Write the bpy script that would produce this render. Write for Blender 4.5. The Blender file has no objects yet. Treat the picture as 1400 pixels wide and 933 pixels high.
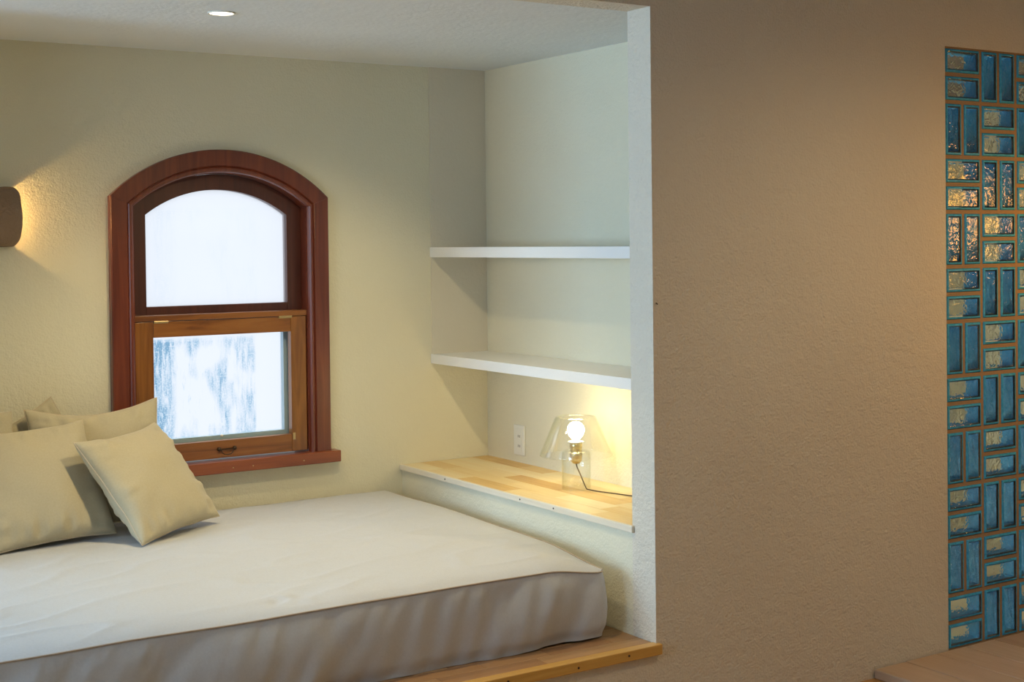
import bpy, bmesh, math, random
from mathutils import Vector, Matrix, noise

scene = bpy.context.scene
COL = scene.collection
rnd = random.Random(7)
pi = math.pi

# ------------------------------------------------------------------ camera, world, large lights, exposure
YAW, PITCH, ROLL = math.radians(32.8507), math.radians(0.9367), math.radians(-0.6443)
fw = Vector((math.sin(YAW) * math.cos(PITCH), math.cos(YAW) * math.cos(PITCH), -math.sin(PITCH)))
rt = Vector((math.cos(YAW), -math.sin(YAW), 0))
up = rt.cross(fw)
rt, up = math.cos(ROLL) * rt + math.sin(ROLL) * up, -math.sin(ROLL) * rt + math.cos(ROLL) * up
cam_data = bpy.data.cameras.new('camera')
cam_data.sensor_width = 36.0
cam_data.lens = 1929.49 / 1400 * 36
cam_data.shift_y = -(466.5 - 361.49) / 1400
cam_data.clip_start = 0.05
cam = bpy.data.objects.new('camera', cam_data)
COL.objects.link(cam)
cam.matrix_world = Matrix(((rt.x, up.x, -fw.x, 0), (rt.y, up.y, -fw.y, 0), (rt.z, up.z, -fw.z, 1.6), (0, 0, 0, 1)))
scene.camera = cam

world = bpy.data.worlds.new('overcast_sky')
scene.world = world
world.use_nodes = True
# overcast sky, three times as bright overhead as at the horizon
wn = world.node_tree
wc, ws, wr = wn.nodes.new('ShaderNodeTexCoord'), wn.nodes.new('ShaderNodeSeparateXYZ'), wn.nodes.new('ShaderNodeMapRange')
wn.links.new(wc.outputs['Generated'], ws.inputs[0]); wn.links.new(ws.outputs[2], wr.inputs[0])
wr.inputs[1].default_value = 0.0; wr.inputs[2].default_value = 1.0; wr.inputs[3].default_value = 1.0; wr.inputs[4].default_value = 3.4
wn.nodes['Background'].inputs[0].default_value = (0.82, 0.87, 0.95, 1)
wn.links.new(wr.outputs[0], wn.nodes['Background'].inputs[1])

scene.view_settings.view_transform = 'Standard'
scene.view_settings.look = 'None'
scene.view_settings.exposure = 0.0
scene.view_settings.gamma = 1.0
scene.view_settings.use_curve_mapping = False

def area_light(name, loc, direction, sx, sy, power, color):
    d = bpy.data.lights.new(name, 'AREA')
    d.shape = 'RECTANGLE'; d.size = sx; d.size_y = sy; d.energy = power; d.color = color
    o = bpy.data.objects.new(name, d); COL.objects.link(o)
    o.location = loc
    o.rotation_euler = Vector(direction).to_track_quat('-Z', 'Y').to_euler()
    return o
# daylight entering by the tall window of the main room's left wall
area_light('window_daylight', (-2.46, 2.55, 1.55), (1, 0, 0), 1.18, 1.38, 38, (0.50, 0.72, 1.0))
# daylight entering by the window at the far end of the sleeping alcove
area_light('alcove_daylight', (-2.46, 4.05, 1.5), (1, 0, 0), 0.80, 1.2, 110, (0.44, 0.71, 1.0))

# ------------------------------------------------------------------ measures
YB, YF, YE = 5.091, 3.44, 3.555          # alcove back wall, main wall front, niche near end
XL, XS, XR = -2.5, 2.74, 3.156           # alcove left wall, side wall, niche back
ZF, ZP, ZL, ZC = 0.06, 0.341, 0.691, 2.322   # floor, platform, ledge, alcove ceiling
XG, ZG = 4.093, 0.0887                   # glass brick panel left edge and bottom

# ------------------------------------------------------------------ node helpers
def new_mat(name):
    m = bpy.data.materials.new(name); m.use_nodes = True
    nt = m.node_tree
    b = nt.nodes['Principled BSDF']
    return m, nt, b
def N(nt, t, **kw):
    n = nt.nodes.new(t)
    for k, v in kw.items():
        if k.startswith('i_'): n.inputs[k[2:].replace('_', ' ')].default_value = v
        else: setattr(n, k, v)
    return n
def ramp(nt, fac, stops):
    r = N(nt, 'ShaderNodeValToRGB')
    els = r.color_ramp.elements
    while len(els) < len(stops): els.new(0.5)
    for e, (p, c) in zip(els, stops):
        e.position = p; e.color = (c[0], c[1], c[2], 1)
    nt.links.new(fac, r.inputs[0])
    return r
def mapping(nt, scale=(1, 1, 1), rot=(0, 0, 0), loc=(0, 0, 0), src='Object'):
    tc = N(nt, 'ShaderNodeTexCoord'); mp = N(nt, 'ShaderNodeMapping')
    mp.inputs['Scale'].default_value = scale; mp.inputs['Rotation'].default_value = rot; mp.inputs['Location'].default_value = loc
    nt.links.new(tc.outputs[src], mp.inputs['Vector'])
    return mp
def bump(nt, b, height, strength, dist=0.01):
    bp = N(nt, 'ShaderNodeBump'); bp.inputs['Strength'].default_value = strength; bp.inputs['Distance'].default_value = dist
    nt.links.new(height, bp.inputs['Height']); nt.links.new(bp.outputs[0], b.inputs['Normal'])
    return bp

def plaster(name, c0, c1, scale=130, strength=0.45, rough=0.85, dist=0.005):
    m, nt, b = new_mat(name)
    mp = mapping(nt)
    n1 = N(nt, 'ShaderNodeTexNoise', i_Scale=scale, i_Detail=4.0, i_Roughness=0.55)
    n2 = N(nt, 'ShaderNodeTexNoise', i_Scale=2.2, i_Detail=3.0)
    n3 = N(nt, 'ShaderNodeTexNoise', i_Scale=scale * 0.32, i_Detail=2.0)
    for n in (n1, n2, n3): nt.links.new(mp.outputs[0], n.inputs['Vector'])
    r = ramp(nt, n2.outputs[0], [(0.3, c0), (0.7, c1)])
    nt.links.new(r.outputs[0], b.inputs['Base Color'])
    ad = N(nt, 'ShaderNodeMath', operation='ADD'); nt.links.new(n1.outputs[0], ad.inputs[0]); nt.links.new(n3.outputs[0], ad.inputs[1])
    bump(nt, b, ad.outputs[0], strength, dist)
    b.inputs['Roughness'].default_value = rough
    return m
def simple(name, c, rough=0.5, metal=0.0, coat=0.0, bumpscale=None, bstr=0.2, bdist=0.002):
    m, nt, b = new_mat(name)
    b.inputs['Base Color'].default_value = (*c, 1); b.inputs['Roughness'].default_value = rough
    b.inputs['Metallic'].default_value = metal; b.inputs['Coat Weight'].default_value = coat
    mp = mapping(nt)
    n = N(nt, 'ShaderNodeTexNoise', i_Scale=bumpscale or 40.0, i_Detail=3.0); nt.links.new(mp.outputs[0], n.inputs['Vector'])
    bump(nt, b, n.outputs[0], bstr if bumpscale else 0.03, bdist)
    return m
def wood(name, stops, axis='x', rough=0.35, coat=0.3, spec_scale=1.0, per_object=0.0, bstr=0.12):
    """grain stretched along one local axis; per_object shifts the tone from board to board"""
    m, nt, b = new_mat(name)
    s = {'x': (1.6, 26, 26), 'y': (26, 1.6, 26), 'z': (26, 26, 1.6)}[axis]
    s = tuple(v * spec_scale for v in s)
    mp = mapping(nt, s)
    oi = N(nt, 'ShaderNodeObjectInfo')
    ofs = N(nt, 'ShaderNodeVectorMath', operation='ADD'); sc = N(nt, 'ShaderNodeMath', operation='MULTIPLY'); sc.inputs[1].default_value = 37.0
    nt.links.new(oi.outputs['Random'], sc.inputs[0])
    nt.links.new(mp.outputs[0], ofs.inputs[0]); nt.links.new(sc.outputs[0], ofs.inputs[1])
    n1 = N(nt, 'ShaderNodeTexNoise', i_Scale=1.0, i_Detail=5.0, i_Roughness=0.6, i_Distortion=1.2)
    nt.links.new(ofs.outputs[0], n1.inputs['Vector'])
    if per_object:
        mm = N(nt, 'ShaderNodeMath', operation='MULTIPLY_ADD'); mm.inputs[1].default_value = per_object; 
        nt.links.new(oi.outputs['Random'], mm.inputs[0])
        m2 = N(nt, 'ShaderNodeMath', operation='MULTIPLY'); m2.inputs[1].default_value = 1 - per_object * 0.8
        nt.links.new(n1.outputs[0], m2.inputs[0]); nt.links.new(m2.outputs[0], mm.inputs[2])
        fac = mm.outputs[0]
    else: fac = n1.outputs[0]
    r = ramp(nt, fac, stops); nt.links.new(r.outputs[0], b.inputs['Base Color'])
    b.inputs['Roughness'].default_value = rough; b.inputs['Coat Weight'].default_value = coat; b.inputs['Coat Roughness'].default_value = 0.25
    bump(nt, b, n1.outputs[0], bstr, 0.002)
    return m

M = {}
M['plaster'] = plaster('textured_plaster', (0.74, 0.70, 0.54), (0.77, 0.73, 0.57))
M['main_plaster'] = plaster('coarse_plaster', (0.71, 0.65, 0.545), (0.74, 0.685, 0.58), 125, 0.8, 0.85, 0.006)
M['ceiling'] = plaster('ceiling_plaster', (0.75, 0.785, 0.80), (0.78, 0.815, 0.83), 60, 0.35)
M['white'] = simple('white_shelf_paint', (0.84, 0.84, 0.82), 0.45)
M['panel'] = plaster('niche_panel_tone', (0.715, 0.655, 0.53), (0.735, 0.675, 0.55), 70, 0.3)  # a little darker than the wall plaster beside it
M['mahogany'] = wood('red_mahogany', [(0.3, (0.10, 0.018, 0.010)), (0.55, (0.165, 0.034, 0.015)), (0.75, (0.21, 0.05, 0.02))], 'z', 0.28, 0.5)
M['mahogany_x'] = wood('red_mahogany_sill', [(0.3, (0.19, 0.04, 0.012)), (0.55, (0.27, 0.065, 0.016)), (0.75, (0.33, 0.09, 0.02))], 'x', 0.28, 0.5)
M['sash_z'] = wood('brown_sash_upright', [(0.3, (0.16, 0.05, 0.010)), (0.55, (0.27, 0.10, 0.018)), (0.75, (0.34, 0.14, 0.03))], 'z', 0.25, 0.5)
M['sash_x'] = wood('brown_sash_crosswise', [(0.32, (0.12, 0.035, 0.010)), (0.5, (0.26, 0.09, 0.018)), (0.72, (0.33, 0.13, 0.03))], 'x', 0.3, 0.4)
M['darksash'] = wood('dark_upper_sash', [(0.3, (0.055, 0.014, 0.010)), (0.7, (0.10, 0.025, 0.015))], 'z', 0.35, 0.2)
M['pine'] = wood('laminated_pine', [(0.12, (0.50, 0.27, 0.075)), (0.4, (0.70, 0.47, 0.18)), (0.62, (0.78, 0.60, 0.30)), (0.9, (0.84, 0.72, 0.46))], 'y', 0.45, 0.15, 1.0, 0.62)
M['pine_pale'] = wood('pale_pine_edge', [(0.3, (0.74, 0.66, 0.52)), (0.7, (0.82, 0.76, 0.64))], 'y', 0.5, 0.1)
M['platform'] = wood('brown_platform_board', [(0.15, (0.30, 0.15, 0.065)), (0.5, (0.42, 0.24, 0.11)), (0.85, (0.56, 0.36, 0.18))], 'x', 0.42, 0.15, 1.0, 0.55)
M['nosing'] = wood('honey_pine_nosing', [(0.3, (0.55, 0.29, 0.06)), (0.7, (0.70, 0.43, 0.12))], 'x', 0.35, 0.3)
M['step'] = wood('grey_brown_step_board', [(0.25, (0.36, 0.24, 0.15)), (0.5, (0.46, 0.33, 0.22)), (0.8, (0.53, 0.40, 0.28))], 'y', 0.5, 0.05, 0.8, 0.3)
M['floor'] = wood('orange_floor_boards', [(0.3, (0.42, 0.20, 0.055)), (0.7, (0.58, 0.32, 0.10))], 'x', 0.4, 0.2)
M['knot'] = simple('nail_hole', (0.05, 0.03, 0.02), 0.7)
M['clay'] = simple('brown_clay', (0.30, 0.20, 0.13), 0.85, 0, 0, 60.0, 0.9, 0.008)
M['brass'] = simple('pale_brass', (0.72, 0.60, 0.30), 0.28, 0.9)
M['iron'] = simple('dark_bronze', (0.07, 0.045, 0.03), 0.4, 0.7)
M['hinge'] = simple('worn_brass_hinge', (0.55, 0.42, 0.22), 0.4, 0.8)
M['cord'] = simple('brown_cord', (0.10, 0.055, 0.02), 0.6)
M['plastic'] = simple('ivory_plastic', (0.80, 0.79, 0.72), 0.4)
M['alu'] = simple('grey_aluminium', (0.40, 0.54, 0.62), 0.4, 0.2)
M['ceramic'] = simple('white_ceramic', (0.86, 0.86, 0.83), 0.25)
M['trimring'] = simple('downlight_ring', (0.72, 0.68, 0.58), 0.4)
M['mortar'] = plaster('brown_mortar', (0.33, 0.22, 0.13), (0.37, 0.25, 0.15), 160, 0.5)

def fabric(name, c0, c1, weave=900, wr=0.25, wscale=9):
    m, nt, b = new_mat(name)
    mp = mapping(nt)
    n1 = N(nt, 'ShaderNodeTexNoise', i_Scale=float(weave), i_Detail=2.0); n2 = N(nt, 'ShaderNodeTexNoise', i_Scale=float(wscale), i_Detail=4.0, i_Roughness=0.5, i_Distortion=0.6)
    n3 = N(nt, 'ShaderNodeTexNoise', i_Scale=160.0, i_Detail=2.0)
    for n in (n1, n2, n3): nt.links.new(mp.outputs[0], n.inputs['Vector'])
    r = ramp(nt, n3.outputs[0], [(0.3, c0), (0.7, c1)]); nt.links.new(r.outputs[0], b.inputs['Base Color'])
    b.inputs['Roughness'].default_value = 0.95
    b.inputs['Sheen Weight'].default_value = 0.15
    b1 = N(nt, 'ShaderNodeBump'); b1.inputs['Strength'].default_value = wr; b1.inputs['Distance'].default_value = 0.02
    nt.links.new(n2.outputs[0], b1.inputs['Height'])
    b2 = N(nt, 'ShaderNodeBump'); b2.inputs['Strength'].default_value = 0.25; b2.inputs['Distance'].default_value = 0.001
    nt.links.new(n1.outputs[0], b2.inputs['Height']); nt.links.new(b1.outputs[0], b2.inputs['Normal'])
    nt.links.new(b2.outputs[0], b.inputs['Normal'])
    return m
M['bed_fabric'] = fabric('cream_bed_cotton', (0.515, 0.525, 0.545), (0.545, 0.555, 0.575), 900, 0.12)
M['cushion'] = fabric('beige_cushion_cotton', (0.50, 0.44, 0.30), (0.53, 0.47, 0.325), 900, 0.12, 14)
M['seam'] = fabric('beige_seam_tape', (0.58, 0.49, 0.35), (0.61, 0.52, 0.38))
M['bed_seam'] = fabric('bed_piping_cotton', (0.46, 0.38, 0.30), (0.48, 0.40, 0.32))

def emit(name, color, strength):
    m, nt, b = new_mat(name)
    b.inputs['Base Color'].default_value = (0.9, 0.9, 0.85, 1)
    b.inputs['Emission Color'].default_value = (*color, 1); b.inputs['Emission Strength'].default_value = strength
    return m
WARM = (1.0, 0.70, 0.36)
M['bulb'] = emit('lit_bulb', (1.0, 0.80, 0.40), 52.0)
M['sconce_bulb'] = emit('lit_sconce_bulb', (1.0, 0.64, 0.22), 520.0)
M['amber_bulb'] = emit('lit_amber_bulb', (1.0, 0.48, 0.08), 18.0)
M['downlight_lens'] = emit('lit_downlight_lens', (1.0, 0.90, 0.70), 6.0)
M['backlight_glow'] = emit('brick_backlight_glow', (1.0, 0.95, 0.86), 90.0)  # glow of the light added behind the glass bricks

def thin_glass(name, tint=(0.97, 0.99, 0.97), gloss=1.0, ior=1.45, bscale=None, bstr=0.0, rough=0.02, edge=None):
    m = bpy.data.materials.new(name); m.use_nodes = True
    nt = m.node_tree; nt.nodes.clear()
    out = N(nt, 'ShaderNodeOutputMaterial')
    tr = N(nt, 'ShaderNodeBsdfTransparent'); tr.inputs[0].default_value = (*tint, 1)
    gl = N(nt, 'ShaderNodeBsdfGlossy'); gl.inputs['Roughness'].default_value = rough; gl.inputs['Color'].default_value = (1, 1, 1, 1)
    fc = N(nt, 'ShaderNodeLayerWeight'); fc.inputs[0].default_value = 0.5
    pw = N(nt, 'ShaderNodeMath', operation='POWER'); nt.links.new(fc.outputs['Facing'], pw.inputs[0]); pw.inputs[1].default_value = 3.5
    fr = N(nt, 'ShaderNodeMath', operation='MULTIPLY_ADD'); nt.links.new(pw.outputs[0], fr.inputs[0]); fr.inputs[1].default_value = gloss * 0.75; fr.inputs[2].default_value = 0.07
    mx = N(nt, 'ShaderNodeMixShader')
    if edge:
        lw = N(nt, 'ShaderNodeLayerWeight'); lw.inputs[0].default_value = 0.35
        mc = N(nt, 'ShaderNodeMix', data_type='RGBA'); mc.inputs[6].default_value = (*tint, 1); mc.inputs[7].default_value = (*edge, 1)
        nt.links.new(lw.outputs['Facing'], mc.inputs[0]); nt.links.new(mc.outputs[2], tr.inputs[0])
    if bscale:
        mp = mapping(nt)
        n = N(nt, 'ShaderNodeTexNoise', i_Scale=bscale, i_Detail=2.0, i_Distortion=1.5); nt.links.new(mp.outputs[0], n.inputs['Vector'])
        bp = N(nt, 'ShaderNodeBump'); bp.inputs['Strength'].default_value = bstr; bp.inputs['Distance'].default_value = 0.01
        nt.links.new(n.outputs[0], bp.inputs['Height']); nt.links.new(bp.outputs[0], gl.inputs['Normal']); nt.links.new(bp.outputs[0], fc.inputs['Normal'])
    nt.links.new(fr.outputs[0], mx.inputs[0]); nt.links.new(tr.outputs[0], mx.inputs[1]); nt.links.new(gl.outputs[0], mx.inputs[2])
    nt.links.new(mx.outputs[0], out.inputs[0])
    return m
M['lamp_glass'] = thin_glass('clear_lamp_glass', (0.998, 0.999, 0.996), 0.6, 1.4, edge=(0.89, 0.91, 0.87))
M['block_face'] = thin_glass('wavy_block_glass', (0.90, 0.95, 0.93), 1.0, 1.5, 30.0, 0.5, 0.06)

def block_side():
    """inner flanks of the hollow glass bricks: bluish cast glass, glossy and rippled"""
    m, nt, b = new_mat('blue_block_flank')
    mp = mapping(nt)
    n = N(nt, 'ShaderNodeTexNoise', i_Scale=45.0, i_Detail=2.0, i_Distortion=1.0); nt.links.new(mp.outputs[0], n.inputs['Vector'])
    r = ramp(nt, n.outputs[0], [(0.3, (0.04, 0.33, 0.66)), (0.7, (0.08, 0.46, 0.82))])
    nt.links.new(r.outputs[0], b.inputs['Base Color'])
    b.inputs['Roughness'].default_value = 0.6; b.inputs['IOR'].default_value = 1.25; b.inputs['Coat Weight'].default_value = 0.02
    bump(nt, b, n.outputs[0], 0.6, 0.01)
    return m
M['block_side'] = block_side()

M['back_room'] = plaster('cream_back_room_plaster', (0.68, 0.64, 0.49), (0.71, 0.67, 0.52))
M['dark_boards'] = wood('dark_ceiling_boards', [(0.3, (0.10, 0.06, 0.035)), (0.7, (0.17, 0.10, 0.06))], 'x', 0.5, 0.1)
def ripple_glass():
    """front of the glass bricks: clear, gently bending what lies behind"""
    m = bpy.data.materials.new('rippled_brick_front'); m.use_nodes = True
    nt = m.node_tree; nt.nodes.clear()
    out = N(nt, 'ShaderNodeOutputMaterial'); mp = mapping(nt)
    n = N(nt, 'ShaderNodeTexNoise', i_Scale=38.0, i_Detail=1.5, i_Distortion=1.2)
    oi = N(nt, 'ShaderNodeObjectInfo'); ad = N(nt, 'ShaderNodeVectorMath', operation='ADD'); sc = N(nt, 'ShaderNodeMath', operation='MULTIPLY'); sc.inputs[1].default_value = 9.0
    nt.links.new(oi.outputs['Random'], sc.inputs[0]); nt.links.new(mp.outputs[0], ad.inputs[0]); nt.links.new(sc.outputs[0], ad.inputs[1]); nt.links.new(ad.outputs[0], n.inputs['Vector'])
    bp = N(nt, 'ShaderNodeBump'); bp.inputs['Strength'].default_value = 1.0; bp.inputs['Distance'].default_value = 0.014
    nt.links.new(n.outputs[0], bp.inputs['Height'])
    rf = N(nt, 'ShaderNodeBsdfRefraction'); rf.inputs['IOR'].default_value = 1.12; rf.inputs['Roughness'].default_value = 0.0; rf.inputs['Color'].default_value = (0.93, 0.97, 0.95, 1)
    gl = N(nt, 'ShaderNodeBsdfGlossy'); gl.inputs['Roughness'].default_value = 0.16
    fc = N(nt, 'ShaderNodeLayerWeight'); pw = N(nt, 'ShaderNodeMath', operation='POWER'); pw.inputs[1].default_value = 3.5
    fr = N(nt, 'ShaderNodeMath', operation='MULTIPLY_ADD'); fr.inputs[1].default_value = 0.75; fr.inputs[2].default_value = 0.05
    b2 = N(nt, 'ShaderNodeBump'); b2.inputs['Strength'].default_value = 0.5; b2.inputs['Distance'].default_value = 0.01; nt.links.new(n.outputs[0], b2.inputs['Height'])
    nt.links.new(bp.outputs[0], rf.inputs['Normal']); nt.links.new(b2.outputs[0], gl.inputs['Normal']); nt.links.new(b2.outputs[0], fc.inputs['Normal'])
    nt.links.new(fc.outputs['Facing'], pw.inputs[0]); nt.links.new(pw.outputs[0], fr.inputs[0])
    mx = N(nt, 'ShaderNodeMixShader'); nt.links.new(fr.outputs[0], mx.inputs[0]); nt.links.new(rf.outputs[0], mx.inputs[1]); nt.links.new(gl.outputs[0], mx.inputs[2])
    nt.links.new(mx.outputs[0], out.inputs[0])
    return m
M['ripple'] = ripple_glass()

def frosted(name, streaks):
    """wet frosted pane: passes a whitish daylight, scraped streaks pass a bluer one"""
    m = bpy.data.materials.new(name); m.use_nodes = True
    nt = m.node_tree; nt.nodes.clear()
    out = N(nt, 'ShaderNodeOutputMaterial')
    mp = mapping(nt, (1, 1, 1))
    st = mapping(nt, (75, 1, 10))
    n1 = N(nt, 'ShaderNodeTexNoise', i_Scale=1.0, i_Detail=5.0, i_Roughness=0.7, i_Distortion=0.7); nt.links.new(st.outputs[0], n1.inputs['Vector'])
    big = mapping(nt, (11, 1, 4.5), loc=(3.1, 0, 1.7))
    n2 = N(nt, 'ShaderNodeTexNoise', i_Scale=1.0, i_Detail=2.0, i_Roughness=0.5); nt.links.new(big.outputs[0], n2.inputs['Vector'])
    fine = N(nt, 'ShaderNodeTexNoise', i_Scale=160.0, i_Detail=3.0); nt.links.new(mp.outputs[0], fine.inputs['Vector'])
    # streaks stay on the wiped part of the pane
    sx = N(nt, 'ShaderNodeSeparateXYZ'); tc = N(nt, 'ShaderNodeTexCoord'); nt.links.new(tc.outputs['Object'], sx.inputs[0])
    def math(op, a, bv):
        n = N(nt, 'ShaderNodeMath', operation=op)
        if isinstance(a, (int, float)): n.inputs[0].default_value = a
        else: nt.links.new(a, n.inputs[0])
        if isinstance(bv, (int, float)): n.inputs[1].default_value = bv
        else: nt.links.new(bv, n.inputs[1])
        return n.outputs[0]
    def step(v, lo, hi):
        n = N(nt, 'ShaderNodeMapRange', clamp=True); nt.links.new(v, n.inputs[0])
        n.inputs[1].default_value = lo; n.inputs[2].default_value = hi
        return n.outputs[0]
    inside = math('MULTIPLY', step(sx.outputs[0], 0.17, 0.16), step(sx.outputs[2], 0.185, 0.165))
    left = math('MULTIPLY', step(sx.outputs[0], -0.255, -0.24), step(sx.outputs[0], -0.15, -0.175))   # one wide wiped band
    a = math('ADD', math('MULTIPLY', step(n2.outputs[0], 0.47, 0.62), 0.75), math('MULTIPLY', left, 0.75))
    a = math('MULTIPLY', a, step(n1.outputs[0], 0.36, 0.58))
    a = math('ADD', a, math('MULTIPLY', step(n1.outputs[0], 0.60, 0.70), 0.35))
    a = math('MULTIPLY', math('MULTIPLY', a, inside), step(fine.outputs[0], 0.25, 0.55))
    a = math('MULTIPLY', a, streaks)
    cr = ramp(nt, a, [(0.0, (0.97, 0.985, 1.0)), (0.5, (0.52, 0.70, 0.83)), (1.0, (0.24, 0.45, 0.62))])
    tr = N(nt, 'ShaderNodeBsdfTransparent'); tl = N(nt, 'ShaderNodeBsdfTranslucent'); mx = N(nt, 'ShaderNodeMixShader'); mx.inputs[0].default_value = 0.3
    nt.links.new(cr.outputs[0], tr.inputs[0]); nt.links.new(cr.outputs[0], tl.inputs[0])
    nt.links.new(tr.outputs[0], mx.inputs[1]); nt.links.new(tl.outputs[0], mx.inputs[2])
    gl = N(nt, 'ShaderNodeBsdfGlossy'); gl.inputs['Roughness'].default_value = 0.35
    m2 = N(nt, 'ShaderNodeMixShader'); m2.inputs[0].default_value = 0.04
    nt.links.new(mx.outputs[0], m2.inputs[1]); nt.links.new(gl.outputs[0], m2.inputs[2])
    nt.links.new(m2.outputs[0], out.inputs[0])
    return m
M['pane_low'] = frosted('wiped_frosted_pane', 1.0)
M['pane_up'] = frosted('frosted_pane', 0.06)

# ------------------------------------------------------------------ geometry helpers
def obj(name, bm, mat, parent=None, smooth=False, kind=None, loc=None):
    me = bpy.data.meshes.new(name); bm.normal_update(); bm.to_mesh(me); bm.free()
    for mm in (mat if isinstance(mat, (list, tuple)) else [mat]): me.materials.append(mm)
    if smooth:
        me.polygons.foreach_set('use_smooth', [True] * len(me.polygons))
    o = bpy.data.objects.new(name, me); COL.objects.link(o)
    if loc is not None: o.location = loc
    if parent is not None:
        o.parent = parent
        if loc is None: o.location = -parent.location      # mesh is in world coordinates
    if kind: o['kind'] = kind
    return o
def tag(o, label, cat, group=None):
    o['label'] = label; o['category'] = cat
    if group: o['group'] = group
    return o
def thing(name, label, cat, loc, group=None):
    o = bpy.data.objects.new(name, None); COL.objects.link(o); o.location = loc; o.empty_display_size = 0.05
    return tag(o, label, cat, group)
def box(bm, x0, x1, y0, y1, z0, z1, bevel=0.0, seg=2):
    vs = [bm.verts.new((x, y, z)) for x in (x0, x1) for y in (y0, y1) for z in (z0, z1)]
    fs = [bm.faces.new([vs[i] for i in f]) for f in ((0, 1, 3, 2), (4, 6, 7, 5), (0, 4, 5, 1), (2, 3, 7, 6), (0, 2, 6, 4), (1, 5, 7, 3))]
    if bevel:
        es = {e for f in fs for e in f.edges}
        bmesh.ops.bevel(bm, geom=list(es), offset=bevel, segments=seg, affect='EDGES', profile=0.5)
    return bm
def bx(*a, **k): return box(bmesh.new(), *a, **k)
def tube(bm, pts, r, seg=10, closed=False, cap=True):
    pts = [Vector(p) for p in pts]; n = len(pts); rings = []
    prev = None
    for i, p in enumerate(pts):
        a = pts[(i - 1) % n] if (closed or i) else p; b = pts[(i + 1) % n] if (closed or i < n - 1) else p
        t = (b - a).normalized()
        u = prev if prev is not None else (Vector((0, 0, 1)) if abs(t.z) < 0.9 else Vector((1, 0, 0)))
        u = (u - t * u.dot(t)).normalized(); w = t.cross(u); prev = u
        rr = r[i] if isinstance(r, (list, tuple)) else r
        rings.append([bm.verts.new(p + (u * math.cos(2 * pi * k / seg) + w * math.sin(2 * pi * k / seg)) * rr) for k in range(seg)])
    for i in range(n if closed else n - 1):
        A, B = rings[i], rings[(i + 1) % n]
        for k in range(seg): bm.faces.new((A[k], A[(k + 1) % seg], B[(k + 1) % seg], B[k]))
    if cap and not closed:
        bm.faces.new(rings[0][::-1]); bm.faces.new(rings[-1])
    return bm
def lathe(bm, prof, c=(0, 0, 0), seg=48, closed=False):
    rings = []
    for r, z in prof:
        if r < 1e-6: rings.append([bm.verts.new((c[0], c[1], c[2] + z))])
        else: rings.append([bm.verts.new((c[0] + r * math.cos(2 * pi * k / seg), c[1] + r * math.sin(2 * pi * k / seg), c[2] + z)) for k in range(seg)])
    idx = list(range(len(rings) - 1))
    pairs = [(i, i + 1) for i in idx] + ([(len(rings) - 1, 0)] if closed else [])
    for i, j in pairs:
        A, B = rings[i], rings[j]
        for k in range(seg):
            q = [A[k % len(A)], A[(k + 1) % len(A)], B[(k + 1) % len(B)], B[k % len(B)]]
            q = list(dict.fromkeys(q))
            if len(q) > 2: bm.faces.new(q)
    return bm
def struct(name, bm, mat, smooth=False): return obj(name, bm, mat, None, smooth, 'structure')

# ------------------------------------------------------------------ the setting
TOP = 2.78
struct('floor', bx(-2.5, 7.1, -2.7, YF + 0.12, ZF - 0.12, ZF), M['floor'])
# alcove back wall with the arched window opening
WX, WZC, RIN = 1.979, 1.345, 0.535        # window axis, arch centre height, radius of the opening
WHW, WBOT = 0.352, 0.775                  # half width and bottom of the opening
def arch_z(x, r): return WZC + math.sqrt(max(r * r - (x - WX) ** 2, 0))
def wall_with_arch():
    bm = bmesh.new(); x0, x1, z0, z1 = XL - 0.12, XR + 0.14, ZF - 0.1, ZC + 0.12
    y0, y1 = YB, YB + 0.13
    n = 32; xs = [WX - WHW + 2 * WHW * i / n for i in range(n + 1)]
    def quad(a, b, c, d, y, flip):
        vs = [bm.verts.new((p[0], y, p[1])) for p in (a, b, c, d)]
        bm.faces.new(vs[::-1] if flip else vs)
    for y, fl in ((y0, False), (y1, True)):
        quad((x0, z0), (xs[0], z0), (xs[0], z1), (x0, z1), y, fl)
        quad((xs[-1], z0), (x1, z0), (x1, z1), (xs[-1], z1), y, fl)
        quad((xs[0], z0), (xs[-1], z0), (xs[-1], WBOT), (xs[0], WBOT), y, fl)
        for i in range(n): quad((xs[i], arch_z(xs[i], RIN)), (xs[i + 1], arch_z(xs[i + 1], RIN)), (xs[i + 1], z1), (xs[i], z1), y, fl)
    loop = [(xs[0], WBOT)] + [(x, arch_z(x, RIN)) for x in xs] + [(xs[-1], WBOT)]
    for i in range(len(loop)):
        a, b = loop[i], loop[(i + 1) % len(loop)]
        bm.faces.new([bm.verts.new(p) for p in ((a[0], y0, a[1]), (b[0], y0, b[1]), (b[0], y1, b[1]), (a[0], y1, a[1]))])
    for a, b in (((x0, z0), (x1, z0)), ((x1, z0), (x1, z1)), ((x1, z1), (x0, z1)), ((x0, z1), (x0, z0))):
        bm.faces.new([bm.verts.new(p) for p in ((a[0], y0, a[1]), (a[0], y1, a[1]), (b[0], y1, b[1]), (b[0], y0, b[1]))])
    bmesh.ops.remove_doubles(bm, verts=bm.verts, dist=1e-5)
    return bm
struct('wall_alcove_back', wall_with_arch(), M['plaster'])
def alcove_left_wall():
    bm = bmesh.new(); a, b = XL - 0.1, XL
    box(bm, a, b, YF, 3.6, ZF - 0.1, ZC + 0.12); box(bm, a, b, 4.5, YB, ZF - 0.1, ZC + 0.12)
    box(bm, a, b, 3.6, 4.5, ZF - 0.1, 0.85); box(bm, a, b, 3.6, 4.5, 2.15, ZC + 0.12)
    return bm
struct('wall_alcove_left', alcove_left_wall(), M['plaster'])
w3 = bmesh.new()
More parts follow.
